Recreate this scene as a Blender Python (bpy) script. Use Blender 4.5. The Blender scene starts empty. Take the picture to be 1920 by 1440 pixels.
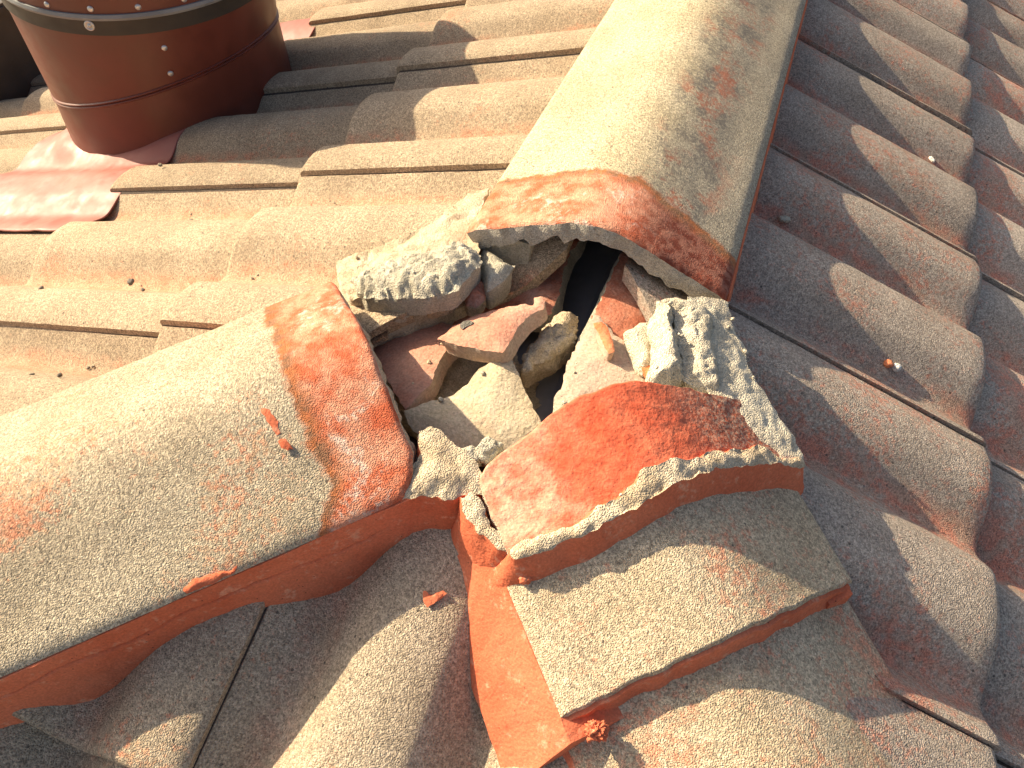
import bpy, bmesh, math, random
from mathutils import Vector, Matrix, noise
from mathutils.geometry import delaunay_2d_cdt
R = math.radians
scene = bpy.context.scene

# ------------------------------------------------------------------ camera
cam = bpy.data.objects.new("camera", bpy.data.cameras.new("camera"))
scene.collection.objects.link(cam)
cam.location = (0.1004, -0.4639, 0.4850)
cam.rotation_euler = (0.6923, -0.0377, 0.3509)
cam.data.sensor_width = 36.0
cam.data.lens = 1433.14 / 1920 * 36.0
cam.data.clip_start = 0.01
cam.data.clip_end = 500
scene.camera = cam

# ------------------------------------------------------------------ light
SUN = Vector((-1.0, 0.17, 0.585)).normalized()      # direction towards the sun
world = bpy.data.worlds.new("World"); scene.world = world; world.use_nodes = True
nt = world.node_tree
bg = nt.nodes["Background"]; sky = nt.nodes.new("ShaderNodeTexSky")
sky.sky_type = 'NISHITA'; sky.sun_disc = False
sky.sun_elevation = math.asin(SUN.z)
sky.sun_rotation = math.atan2(SUN.x, SUN.y)
sky.air_density = 1.0; sky.dust_density = 5.0
nt.links.new(sky.outputs[0], bg.inputs[0]); bg.inputs[1].default_value = 0.095
sun = bpy.data.objects.new("sun", bpy.data.lights.new("sun", 'SUN'))
scene.collection.objects.link(sun)
sun.data.energy = 5.0; sun.data.angle = R(0.55); sun.data.color = (1.0, 0.845, 0.60)
sun.rotation_euler = SUN.to_track_quat('Z', 'Y').to_euler()
scene.view_settings.view_transform = 'Standard'
scene.view_settings.look = 'None'
scene.view_settings.exposure = 0.97
scene.view_settings.gamma = 1.0
scene.cycles.use_denoising = True

# ------------------------------------------------------------------ geometry of the roof
TA, TC = 0.3127, 0.3318            # slope of the two long sides, slope of the hip end
HIP = TA / TC                      # plan direction of the hips: y = -HIP*|x|

def fbm(p, f, o=4, seed=0.0):
    v = Vector(p) * f + Vector((seed * 7.3, seed * 3.1, seed * 1.7))
    s, a, t = 0.0, 1.0, 0.0
    for _ in range(o):
        s += a * noise.noise(v); t += a; a *= 0.5; v = v * 2.03
    return s / t

def smooth(a, b, x):
    t = min(1.0, max(0.0, (x - a) / (b - a)))
    return t * t * (3 - 2 * t)

# ------------------------------------------------------------------ materials
class NG:
    def __init__(self, name):
        self.m = bpy.data.materials.new(name); self.m.use_nodes = True
        self.t = self.m.node_tree; self.b = self.t.nodes["Principled BSDF"]
        g = self.t.nodes.new("ShaderNodeNewGeometry"); self.pos = g.outputs["Position"]
        oi = self.t.nodes.new("ShaderNodeObjectInfo"); self.rnd = oi.outputs["Random"]
    def link(self, a, b): self.t.links.new(a, b)
    def val(self, x, sock):
        if hasattr(x, "links") or isinstance(x, bpy.types.NodeSocket): self.link(x, sock)
        else: sock.default_value = x
    def noise(self, scale, detail=3.0, rough=0.55, dist=0.0, out=0, vec=None):
        n = self.t.nodes.new("ShaderNodeTexNoise"); n.inputs["Scale"].default_value = scale
        n.inputs["Detail"].default_value = detail; n.inputs["Roughness"].default_value = rough
        n.inputs["Distortion"].default_value = dist
        self.link(vec or self.pos, n.inputs["Vector"]); return n.outputs[out]
    def voro(self, scale, out="Distance", feature='F1'):
        n = self.t.nodes.new("ShaderNodeTexVoronoi"); n.feature = feature
        n.inputs["Scale"].default_value = scale
        self.link(self.pos, n.inputs["Vector"]); return n.outputs[out]
    def ramp(self, x, a, b, ya=0.0, yb=1.0, smoothstep=True):
        n = self.t.nodes.new("ShaderNodeMapRange"); n.interpolation_type = 'SMOOTHSTEP' if smoothstep else 'LINEAR'
        self.val(x, n.inputs[0])
        for i, v in enumerate((a, b, ya, yb)): self.val(v, n.inputs[i + 1])
        return n.outputs[0]
    def math(self, op, a, b=0.0, c=0.0):
        n = self.t.nodes.new("ShaderNodeMath"); n.operation = op
        for i, v in enumerate((a, b, c)): self.val(v, n.inputs[i])
        return n.outputs[0]
    def mix(self, f, a, b, mode='MIX'):
        n = self.t.nodes.new("ShaderNodeMix"); n.data_type = 'RGBA'; n.blend_type = mode
        self.val(f, n.inputs[0])
        for v, s in ((a, n.inputs[6]), (b, n.inputs[7])):
            if isinstance(v, tuple): s.default_value = (*v, 1.0)
            else: self.link(v, s)
        return n.outputs[2]
    def grey(self, x):
        n = self.t.nodes.new("ShaderNodeCombineColor")
        for i in range(3): self.link(x, n.inputs[i])
        return n.outputs[0]
    def bump(self, h, dist, strength=1.0, prev=None):
        n = self.t.nodes.new("ShaderNodeBump"); n.inputs["Distance"].default_value = dist
        n.inputs["Strength"].default_value = strength; self.link(h, n.inputs["Height"])
        if prev is not None: self.link(prev, n.inputs["Normal"])
        return n.outputs[0]
    def uv(self):
        n = self.t.nodes.new("ShaderNodeUVMap"); n.uv_map = "st"
        s = self.t.nodes.new("ShaderNodeSeparateXYZ"); self.link(n.outputs[0], s.inputs[0])
        return s.outputs[0], s.outputs[1]
    def finish(self, col, rough=0.9, normal=None, spec=0.25, coat=0.0):
        self.val(col, self.b.inputs["Base Color"]) if not isinstance(col, tuple) else setattr(self.b.inputs["Base Color"], "default_value", (*col, 1))
        self.val(rough, self.b.inputs["Roughness"])
        self.b.inputs["Specular IOR Level"].default_value = spec
        self.b.inputs["Coat Weight"].default_value = coat
        if normal is not None: self.link(normal, self.b.inputs["Normal"])
        return self.m

def grain(g, amp=0.4, scale=620.0):
    """fine sand grain: a multiplier socket around 1 and a height socket"""
    n = g.noise(scale, 2.0, 0.6)
    v = g.voro(scale * 1.05)
    vc = g.voro(scale * 1.05, "Color")
    h = g.math('ADD', g.math('MULTIPLY', g.ramp(n, 0.3, 0.7), 0.5), g.ramp(v, 0.1, 0.75, 1.0, 0.0))
    m = g.math('ADD', g.ramp(n, 0.32, 0.68, 1.0 - amp * 0.6, 1.0 + amp * 0.6, False), g.ramp(vc, 0.2, 0.8, -amp * 0.75, amp * 0.75, False))
    return m, h

def concrete(name, a, b, red, redlo=0.52, redhi=0.66, amp=0.38, bump=0.0007, gscale=760.0, stain=0, valley=0.0):
    g = NG(name)
    m, h = grain(g, amp, gscale)
    tone = g.ramp(g.noise(14.0, 5.0, 0.6), 0.35, 0.65)
    base = g.mix(tone, a, b)
    base = g.mix(g.ramp(g.noise(330.0, 2.0), 0.42, 0.62, 0.0, 0.45), base, (a[0] * 0.45, a[1] * 0.45, a[2] * 0.48))
    # orange paint / worn clay coming through, in speckles
    big = g.noise(7.5, 4.0, 0.62, 0.4)
    fine = g.noise(190.0, 3.0, 0.7)
    msk = g.ramp(g.math('ADD', g.math('MULTIPLY', big, 0.55), g.math('MULTIPLY', fine, 0.45)), redlo, redhi)
    redc = g.mix(g.ramp(g.noise(60.0, 3.0), 0.4, 0.6), red, (red[0] * 0.8, red[1] * 1.25, red[2] * 1.35))
    col = g.mix(g.math('MULTIPLY', msk, 0.8), base, redc)
    if valley:
        u, v = g.uv()
        vm = g.math('MULTIPLY', g.ramp(u, 0.050, 0.064), g.ramp(g.math('ADD', g.math('MULTIPLY', g.noise(9.0, 3.0), .6), g.math('MULTIPLY', g.noise(150.0, 3.0), .4)), 0.40, 0.56, 0.1, valley))
        col = g.mix(vm, col, redc)
        col = g.mix(g.ramp(u, 0.10, 0.19), col, (0.09, 0.07, 0.055))  # dark line at the lap: gap shade and dirt painted as colour
    # dark grit and pits
    grit = g.math('LESS_THAN', g.voro(95.0), 0.12)
    col = g.mix(g.math('MULTIPLY', grit, g.ramp(g.noise(40.0), 0.45, 0.6, 0.0, 0.75)), col, (0.06, 0.055, 0.05))
    spark = g.math('LESS_THAN', g.voro(240.0), 0.10)
    col = g.mix(g.math('MULTIPLY', spark, 0.5), col, (0.7, 0.66, 0.58))
    hh = h
    if stain:
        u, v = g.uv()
        if stain == 2: col = g.mix(g.math('MULTIPLY', g.ramp(g.math('ADD', u, g.math('MULTIPLY', g.math('SUBTRACT', g.noise(20.0, 4.0), 0.5), 0.06)), 0.012, 0.060), 0.55), col, (0.27, 0.235, 0.19))  # greys the right flank: weathering and its shade, both painted in
        edge = g.math('ADD', v, g.math('MULTIPLY', g.math('SUBTRACT', g.noise(26.0, 4.0, 0.6), 0.5), 0.030))
        if stain == 2: edge = g.math('ADD', g.math('SUBTRACT', edge, 0.017), g.ramp(u, 0.02, 0.125, 0.0, 0.030, False))
        wob = g.math('ADD', edge, g.math('MULTIPLY', g.math('SUBTRACT', g.noise(160.0, 3.0, 0.6), 0.5), 0.010))
        inside = g.ramp(wob, 0.066, 0.073, 1.0, 0.0)
        rim = g.math('MULTIPLY', g.ramp(wob, 0.050, 0.066), inside)
        smooth_red = g.mix(g.ramp(g.noise(30.0, 4.0, 0.65), 0.35, 0.62), (0.56, 0.130, 0.058), (0.66, 0.32, 0.20))
        chalk = g.ramp(g.math('ADD', g.math('MULTIPLY', g.noise(22.0, 4.0, 0.6, 0.8), 0.7), g.math('MULTIPLY', g.noise(210.0, 2.0), 0.3)), 0.53, 0.66)
        smooth_red = g.mix(g.math('MULTIPLY', chalk, 0.75), smooth_red, (0.72, 0.60, 0.49))
        side = g.ramp(u, 0.015, 0.060)                      # rough flank, its shade painted in with its darker colour
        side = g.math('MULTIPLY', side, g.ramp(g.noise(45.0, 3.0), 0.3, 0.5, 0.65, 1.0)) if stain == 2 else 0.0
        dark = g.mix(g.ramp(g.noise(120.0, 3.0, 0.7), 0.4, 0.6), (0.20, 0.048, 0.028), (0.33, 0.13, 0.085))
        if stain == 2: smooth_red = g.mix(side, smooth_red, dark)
        rimc = g.mix(g.ramp(g.noise(90.0, 3.0), 0.4, 0.6), (0.44, 0.155, 0.06), (0.27, 0.14, 0.075))
        sc_ = g.mix(rim, smooth_red, rimc)
        sc_ = g.mix(1.0, sc_, g.grey(g.ramp(g.noise(300.0, 3.0, 0.6), 0.3, 0.7, 0.74, 1.2, False)), 'MULTIPLY')
        col = g.mix(inside, g.mix(1.0, col, g.grey(m), 'MULTIPLY'), sc_)
        if stain == 2:   # dark lichen blotches along the crest further up
            lich = g.ramp(g.math('ADD', g.math('MULTIPLY', g.noise(13.0, 5.0, 0.7), 0.65), g.math('MULTIPLY', g.noise(220.0, 2.0), 0.35)), 0.45, 0.60)
            band = g.math('MULTIPLY', g.ramp(u, 0.0, 0.03), g.ramp(u, 0.115, 0.07))
            lich = g.math('MULTIPLY', g.math('MULTIPLY', lich, band), g.math('SUBTRACT', 1.0, inside))
            col = g.mix(g.math('MULTIPLY', lich, 0.8), col, g.mix(g.ramp(g.noise(24.0), 0.48, 0.6), (0.17, 0.145, 0.12), (0.42, 0.13, 0.07)))
    else:
        col = g.mix(1.0, col, g.grey(m), 'MULTIPLY')
    tint = g.ramp(g.rnd, 0.0, 1.0, 0.86, 1.10, False)
    col = g.mix(1.0, col, g.grey(tint), 'MULTIPLY')
    nrm = g.bump(g.noise(110.0, 4.0, 0.6), 0.0011, 0.5)
    nrm = g.bump(hh, bump, 1.0, nrm)
    return g.finish(col, 0.93, nrm, 0.2)

def mortar(name, a, b, amp=0.22, bump=0.0008, pits=0.55):
    g = NG(name)
    m, h = grain(g, amp, 700.0)
    col = g.mix(g.ramp(g.noise(35.0, 5.0, 0.6), 0.35, 0.65), a, b)
    pit = g.ramp(g.voro(120.0), 0.10, 0.2, 1.0, 0.0)
    pm = g.math('MULTIPLY', pit, g.ramp(g.noise(50.0), 0.45, 0.65, 0.0, pits))
    col = g.mix(pm, col, (a[0] * 0.25, a[1] * 0.25, a[2] * 0.25))
    col = g.mix(1.0, col, g.grey(m), 'MULTIPLY')
    nrm = g.bump(g.noise(70.0, 7.0, 0.62), 0.0030, 0.6)
    nrm = g.bump(g.math('SUBTRACT', h, g.math('MULTIPLY', pm, 1.5)), bump, 1.0, nrm)
    return g.finish(col, 0.95, nrm, 0.15)

def paint_mortar(name):
    g = NG(name)
    col = g.mix(g.ramp(g.noise(12.0, 4.0, 0.6), 0.35, 0.65), (0.56, 0.135, 0.062), (0.62, 0.18, 0.09))
    col = g.mix(g.ramp(g.noise(70.0, 4.0, 0.7), 0.56, 0.70, 0.0, 0.5), col, (0.72, 0.42, 0.27))
    pit = g.math('LESS_THAN', g.voro(150.0), 0.09)
    pm = g.math('MULTIPLY', pit, g.ramp(g.noise(60.0), 0.5, 0.6))
    col = g.mix(pm, col, (0.12, 0.035, 0.02))
    col = g.mix(1.0, col, g.grey(g.ramp(g.noise(500.0, 2.0), 0.3, 0.7, 0.84, 1.13, False)), 'MULTIPLY')
    nrm = g.bump(g.noise(30.0, 4.0, 0.6), 0.006, 0.5)
    nrm = g.bump(g.noise(420.0, 3.0, 0.6), 0.0009, 0.9, nrm)
    return g.finish(col, 0.9, nrm, 0.2)

def clay(name, a, b, dusty=0.4, dust=(0.62, 0.50, 0.40), flank=False):
    g = NG(name)
    col = g.mix(g.ramp(g.noise(28.0, 5.0, 0.65, 0.5), 0.35, 0.65), a, b)
    col = g.mix(g.ramp(g.math('ADD', g.math('MULTIPLY', g.noise(24.0, 4.0, 0.6), .75), g.math('MULTIPLY', g.noise(240.0), .25)), 0.46, 0.62, 0.0, dusty), col, dust)
    if flank:
        u, v = g.uv()
        w_ = g.math('ADD', u, g.math('MULTIPLY', g.math('SUBTRACT', g.noise(30.0, 4.0), 0.5), 0.09))
        f1 = g.math('MULTIPLY', g.ramp(w_, -0.02, -0.085), g.ramp(g.noise(420.0, 2.0), 0.38, 0.56, 0.45, 1.0))
        col = g.mix(f1, col, g.mix(g.ramp(g.noise(300.0, 2.0), 0.4, 0.6), (0.22, 0.085, 0.055), (0.42, 0.26, 0.18)))
        f2 = g.math('MULTIPLY', g.ramp(w_, 0.05, 0.11), g.ramp(g.noise(60.0, 4.0), 0.35, 0.6, 0.3, 0.9))
        col = g.mix(f2, col, (0.66, 0.40, 0.27))
    spk = g.math('LESS_THAN', g.voro(140.0), 0.09)
    col = g.mix(g.math('MULTIPLY', spk, 0.6), col, (0.10, 0.06, 0.05))
    col = g.mix(1.0, col, g.grey(g.ramp(g.noise(420.0, 3.0, 0.6), 0.3, 0.7, 0.76, 1.2, False)), 'MULTIPLY')
    nrm = g.bump(g.noise(60.0, 5.0, 0.6), 0.0016, 0.6)
    nrm = g.bump(g.noise(330.0, 3.0, 0.6), 0.0012, 0.9, nrm)
    return g.finish(col, 0.9, nrm, 0.2)

M = {}
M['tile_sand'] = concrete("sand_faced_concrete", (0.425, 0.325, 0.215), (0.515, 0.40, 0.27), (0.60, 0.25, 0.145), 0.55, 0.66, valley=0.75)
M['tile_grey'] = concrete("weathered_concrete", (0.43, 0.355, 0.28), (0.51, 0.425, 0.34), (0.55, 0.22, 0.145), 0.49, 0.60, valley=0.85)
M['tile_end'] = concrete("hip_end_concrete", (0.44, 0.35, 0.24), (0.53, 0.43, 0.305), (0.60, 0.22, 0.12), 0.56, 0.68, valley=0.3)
M['cap_left'] = concrete("ridge_concrete_stained", (0.44, 0.36, 0.245), (0.54, 0.45, 0.315), (0.62, 0.24, 0.13), 0.515, 0.62, 0.40, 0.0006, 760.0, stain=1)
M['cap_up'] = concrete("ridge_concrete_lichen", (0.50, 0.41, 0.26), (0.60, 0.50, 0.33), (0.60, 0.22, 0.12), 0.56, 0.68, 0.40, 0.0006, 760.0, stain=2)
M['cap_hip'] = concrete("hip_cap_concrete", (0.47, 0.37, 0.24), (0.57, 0.46, 0.31), (0.60, 0.24, 0.14), 0.49, 0.60, 0.38, 0.0005, 800.0)
M['capcore'] = mortar("grey_concrete_core", (0.36, 0.32, 0.26), (0.48, 0.43, 0.35))
M['cream'] = mortar("broken_mortar", (0.54, 0.465, 0.34), (0.67, 0.595, 0.45))
M['greymortar'] = mortar("grey_mortar", (0.43, 0.385, 0.29), (0.56, 0.505, 0.39))
M['tanmortar'] = mortar("tan_mortar", (0.50, 0.385, 0.25), (0.62, 0.51, 0.36))
M['orange'] = paint_mortar("orange_pointing_mortar")
M['red_clay'] = clay("fresh_red_clay", (0.58, 0.095, 0.042), (0.61, 0.15, 0.075), 0.22, (0.62, 0.28, 0.17), True)
M['pink_clay'] = clay("dusty_pink_clay", (0.46, 0.205, 0.135), (0.53, 0.27, 0.185), 0.35, (0.54, 0.36, 0.27))
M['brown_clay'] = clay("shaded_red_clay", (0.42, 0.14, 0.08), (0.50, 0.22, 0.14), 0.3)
M['cream_clay'] = clay("cream_dusted_clay", (0.56, 0.45, 0.29), (0.62, 0.52, 0.37), 0.4, (0.58, 0.41, 0.31))
M['rosy_clay'] = clay("rosy_dusted_clay", (0.44, 0.33, 0.25), (0.52, 0.40, 0.29), 0.5, (0.60, 0.36, 0.26))
M['orange_clay'] = clay("orange_clay", (0.70, 0.20, 0.08), (0.72, 0.25, 0.11), 0.1)

def simple(name, col, rough, metal=0.0, bumpd=0.0, var=0.15, scale=20.0, coat=0.0):
    g = NG(name)
    c = g.mix(g.ramp(g.noise(scale, 5.0, 0.6), 0.35, 0.65), tuple(x * (1 - var) for x in col), tuple(min(1, x * (1 + var)) for x in col))
    n = g.bump(g.noise(scale * 3, 4.0), bumpd, 0.6) if bumpd else None
    m = g.finish(c, g.ramp(g.noise(scale * 2, 4.0), 0.3, 0.7, rough * 0.85, min(1, rough * 1.2)), n, 0.35 if "lead" in name else 0.5, coat)
    m.node_tree.nodes["Principled BSDF"].inputs["Metallic"].default_value = metal
    return m
M['pipe'] = simple("red_brown_painted_steel", (0.135, 0.032, 0.018), 0.42, 0, 0.0006, 0.12, 14.0)
M['strap'] = simple("black_rubber_strap", (0.035, 0.028, 0.020), 0.6, 0, 0.0004)
M['seal'] = simple("grey_sealant", (0.20, 0.205, 0.20), 0.7, 0, 0.001)
M['rivet'] = simple("zinc_rivet", (0.55, 0.53, 0.50), 0.4, 0.7)
M['lead'] = simple("red_painted_lead_sheet", (0.29, 0.10, 0.072), 0.56, 0.0, 0.0015, 0.12, 12.0)
M['deck'] = simple("dark_roof_underlay", (0.22, 0.215, 0.22), 0.9, 0, 0.002)
M['clad'] = simple("dark_box_brown", (0.06, 0.045, 0.032), 0.7, 0, 0.002)
M['pebble'] = mortar("dark_grit", (0.13, 0.12, 0.10), (0.22, 0.20, 0.17))
M['grit'] = mortar("brown_grit", (0.20, 0.17, 0.13), (0.30, 0.26, 0.2))
M['white'] = mortar("white_chip", (0.75, 0.72, 0.65), (0.8, 0.78, 0.7))
M['field'] = simple("dry_ground", (0.30, 0.27, 0.2), 0.95)

# ------------------------------------------------------------------ object helpers
def link_mesh(name, verts, faces, mats, parent=None, uvs=None, midx=None, smooth_=True, origin=None):
    if origin is None:
        n = max(1, len(verts)); origin = Vector((sum(v[0] for v in verts) / n, sum(v[1] for v in verts) / n, min(v[2] for v in verts)))
    if parent is not None: origin = Vector(origin) - Vector(parent.location)
    base = Vector(origin) + (Vector(parent.location) if parent is not None else Vector((0, 0, 0)))
    me = bpy.data.meshes.new(name)
    me.from_pydata([tuple(Vector(v) - base) for v in verts], [], faces)
    for m in mats: me.materials.append(m)
    if midx: me.polygons.foreach_set("material_index", midx)
    if smooth_: me.polygons.foreach_set("use_smooth", [True] * len(faces))
    if uvs:
        l = me.uv_layers.new(name="st")
        for lp in me.loops: l.data[lp.index].uv = uvs[lp.vertex_index]
    me.update()
    o = bpy.data.objects.new(name, me); scene.collection.objects.link(o)
    o.location = origin
    if parent is not None: o.parent = parent
    return o

def tag(o, label, cat, group=None):
    o["label"] = label; o["category"] = cat
    if group: o["group"] = group
    return o

def empty(name, loc, label, cat, group=None):
    o = bpy.data.objects.new(name, None); scene.collection.objects.link(o); o.location = loc
    return tag(o, label, cat, group)

def sharpen(o, ang=42):
    me = o.data; bm = bmesh.new(); bm.from_mesh(me)
    bmesh.ops.recalc_face_normals(bm, faces=bm.faces)
    for e in bm.edges:
        if len(e.link_faces) == 2 and e.calc_face_angle(0) > R(ang): e.smooth = False
    bm.to_mesh(me); bm.free(); me.update()
    return o

# ------------------------------------------------------------------ roof tiles
CREST, PAN = 0.0190, -0.0165
def tile_h(w):
    d = abs((w + 0.075) % 0.15 - 0.075)
    t = min(1.0, max(0.0, (d - 0.027) / 0.046)); f = 1 - (0.35 * t + 0.65 * t * t * (3 - 2 * t)) - 0.10 * min(1.0, d / 0.027) ** 2 * (1 - t)
    return PAN + (CREST - PAN) * f

SIDES = {  # origin, downslope unit (plan), across unit (plan), slope
    'left':  (Vector((-1, 0)), Vector((0, 1)), TA),
    'right': (Vector((1, 0)), Vector((0, 1)), TA),
    'end':   (Vector((0, -1)), Vector((-1, 0)), TC),
}
def make_tile(side, lap, s0, s1, course, rng, clips, mat, label, thick=0.017):
    sd, wd, t = SIDES[side]
    drop = 0.018 * course + (0.008 if side == 'end' else 0.0)
    ns = max(6, int((s1 - s0) / 0.012))
    e0 = 0.032 if side == 'right' else -0.030          # where the upper tile's side edge lies across the roll
    ws = [e0 + 0.3 * i / 60 for i in range(60)] + [e0 + x for x in (0.2962, 0.2974, 0.3, 0.302, 0.312)]
    yaw = rng.uniform(-0.007, 0.007); dz = rng.uniform(-0.0015, 0.0015); ds = rng.uniform(-0.003, 0.003); dw = rng.uniform(-0.001, 0.001)
    seed = rng.uniform(0, 50)
    V, F, U = [], [], []
    nw = len(ws)
    def P(s, w, z):
        ww = w + dw + yaw * (s - s0)
        p = sd * s + wd * (ww + lap)
        return Vector((p.x, p.y, -t * s + z - drop + dz))
    srows = [s0 + (s1 + ds - 0.006 - s0) * i / ns for i in range(ns + 1)] + [s1 + ds - 0.0025, s1 + ds - 0.0005]
    down = [0.0] * (ns + 1) + [0.0012, 0.0042]
    for s, dn in zip(srows, down):
        for w in ws:
            h = tile_h(w)
            wl = w - e0
            h -= (0.0065 * smooth(0.262, 0.297, wl)) if side == 'right' else (0.0085 * smooth(0.245, 0.292, wl))
            if wl > 0.297: h -= 0.0012
            if wl < 0.001: h -= 0.0022
            elif wl < 0.006: h -= 0.0005
            p = P(s, w, h - dn)
            p.z += 0.0009 * fbm(p, 30, 3, seed) + 0.0004 * fbm(p, 160, 2, seed)
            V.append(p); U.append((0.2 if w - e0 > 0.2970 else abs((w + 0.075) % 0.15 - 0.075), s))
    nr = len(srows)
    for i in range(nr - 1):
        for j in range(nw - 1):
            a = i * nw + j; F.append((a, a + 1, a + nw + 1, a + nw))
    off = len(V)
    for i in (0, nr - 1):
        s = srows[i] - (0.001 if i else 0)
        for w in ws: V.append(P(s, w, tile_h(w) - thick - 0.006 * smooth(0.245, 0.292, w - e0))); U.append((0.0, s))
    for j in range(nw - 1):
        F.append((off + j, off + nw + j, off + nw + j + 1, off + j + 1))
        a = (nr - 1) * nw + j; F.append((a, a + 1, off + nw + j + 1, off + nw + j))
        F.append((j + 1, j, off + j, off + j + 1))
    for col in (0, nw - 1):
        idx = [i * nw + col for i in range(nr)]
        F.append(tuple(idx + [off + nw + col, off + col]))
    o = link_mesh("roof_tile", V, F, [mat], uvs=U)
    bm = bmesh.new(); bm.from_mesh(o.data)
    loc = o.location.copy()
    for (px, py, nx, ny) in clips:
        r = bmesh.ops.bisect_plane(bm, geom=bm.verts[:] + bm.edges[:] + bm.faces[:], plane_co=Vector((px, py, 0)) - Vector((loc.x, loc.y, 0)),
                               plane_no=Vector((nx, ny, 0)), clear_inner=True, clear_outer=False)
        ed = [e for e in r['geom_cut'] if isinstance(e, bmesh.types.BMEdge) and e.is_valid]
        if ed:
            try: bmesh.ops.holes_fill(bm, edges=ed)
            except Exception: pass
    if len(bm.verts) < 30:
        bm.free(); bpy.data.objects.remove(o); return None
    bmesh.ops.recalc_face_normals(bm, faces=bm.faces)
    for e in bm.edges:
        if len(e.link_faces) == 2 and e.calc_face_angle(0) > R(40): e.smooth = False
    bm.to_mesh(o.data); bm.free(); o.data.update()
    o['kind'] = 'thing'
    return o

ORD = ["first", "second", "third", "fourth", "fifth", "sixth", "seventh", "eighth", "ninth", "tenth", "eleventh", "twelfth"]
rng = random.Random(5)
hn = math.hypot(HIP, 1)
gapA = 0.014
hipL = (0, 0, -HIP / hn, 1 / hn)      # keep y > HIP*x   (left slope)
hipR = (0, 0, HIP / hn, 1 / hn)       # keep y > -HIP*x
def shift(c, d): return (c[0] + c[2] * d, c[1] + c[3] * d, c[2], c[3])
def neg(c): return (c[0], c[1], -c[2], -c[3])
def line_clip(x0, y0, x1, y1):        # keep the side to the left of the direction p0 -> p1
    dx, dy = x1 - x0, y1 - y0; l = math.hypot(dx, dy); return (x0, y0, -dy / l, dx / l)

# left slope: laps at y = -0.0388 + 0.3 k
XF = [0.4436, 0.799, 1.154, 1.509, 1.864, 2.219, 2.574]
for c in range(7):
    kmin = {0: -2, 1: -3, 2: -3, 3: -2, 4: -2, 5: -1, 6: 0}[c]
    kmax = {0: 3, 1: 5, 2: 7, 3: 8, 4: 9, 5: 10, 6: 10}[c]
    cnt = 0
    for k in range(kmin, kmax + 1):
        lap = -0.0388 + 0.3 * k + 0.03
        s0 = 0.03 if c == 0 else XF[c - 1] - 0.07
        clips = [shift(hipL, gapA)]
        if c == 0 and k in (-1, 0): clips.append(shift(hipL, 0.095))
        if c == 1 and k in (1, 2): # cut round the pipe
            pass
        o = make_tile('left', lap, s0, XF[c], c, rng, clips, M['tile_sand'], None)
        if o is None: continue
        cnt += 1
        tag(o, "sandy roof tile on the pipe's slope, %s from the hip in the %s row down" % (ORD[min(cnt, 12) - 1], ORD[c]), "roof tile", "roof tiles of the slope with the pipe")

# right slope: laps at y = -0.183 + 0.3 k
XB = [0.4154, 0.770, 1.125]
for c in range(3):
    cnt = 0
    for k in range({0: -1, 1: -2, 2: -2}[c], {0: 8, 1: 9, 2: 9}[c]):
        lap = -0.183 + 0.3 * k - 0.03
        s0 = 0.03 if c == 0 else XB[c - 1] - 0.07
        clips = [shift(hipR, gapA)]
        if c == 0 and k in (0, 1): clips.append(shift(hipR, 0.085))
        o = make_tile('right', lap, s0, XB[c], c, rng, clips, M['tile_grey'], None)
        if o is None: continue
        cnt += 1
        tag(o, "greyish red tile right of the ridge, %s from the hip in the %s row down" % (ORD[min(cnt, 12) - 1], ORD[c]), "roof tile", "roof tiles of the shaded slope")

# hip end: laps at x = -0.1359 + 0.3 k ; local across axis is -x
YC = [0.4206, 0.776]
for c in range(2):
    cnt = 0
    for k in range(-3 if c else -2, 4 if c else 3):
        lap = -(-0.148 + 0.3 * k) + 0.03
        s0 = 0.03 if c == 0 else YC[c - 1] - 0.07
        clips = [neg(shift(hipL, -0.05)), neg(shift(hipR, -0.07))]
        if c == 0 and k in (0, 1): clips.append((0, -0.17, 0, -1))
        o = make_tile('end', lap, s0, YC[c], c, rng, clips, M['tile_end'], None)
        if o is None: continue
        cnt += 1
        tag(o, "roof tile between the two hips, %s from the left in the %s row down" % (ORD[cnt - 1], ORD[c]), "roof tile", "roof tiles of the hip end")

# ------------------------------------------------------------------ ridge and hip caps
PROF = [(0, .045), (.015, .0438), (.03, .040), (.06, .0285), (.09, .0155), (.110, .0078), (.120, .0035), (.126, -.0005), (.128, -.003)]
def prof(l):
    l = abs(l)
    for (a, za), (b, zb) in zip(PROF, PROF[1:]):
        if l <= b: return za + (zb - za) * (l - a) / (b - a)
    return PROF[-1][1]
class Frame:
    def __init__(self, kind, z, a=0.0, off=0.0, roll=0.0, sl=0.0):
        self.roll = roll
        self.kind = kind
        if kind == 'ridge': u = Vector((0, 1)); self.d = 0.0; self.m = Vector((1, 0)); self.u = u
        else:
            sx = -1 if kind == 'left' else 1
            u = Vector((sx, -HIP)).normalized(); self.d = TA * abs(u.x) + sl
            u = Vector((math.cos(a) * u.x - math.sin(a) * u.y, math.sin(a) * u.x + math.cos(a) * u.y))
            self.u = u; self.m = Vector((u.y, -u.x))
        self.z = z; self.off = off
    def P(self, s, l, h):
        q = self.u * s + self.m * (l + self.off)
        return Vector((q.x, q.y, -self.d * s + self.z + self.roll * l + h))
FR = Frame('ridge', 0.0063)
FL = Frame('left', 0.0245, -0.026, 0.0180, -0.012, -0.004)       # + side faces the slope with the pipe
FH = Frame('right', 0.0015, -0.0412, 0.0095)      # + side faces the hip end
FH2 = Frame('right', 0.0185, -0.0412, 0.0095)
FH3 = Frame('right', -0.0185, -0.0412, 0.0095)

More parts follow.
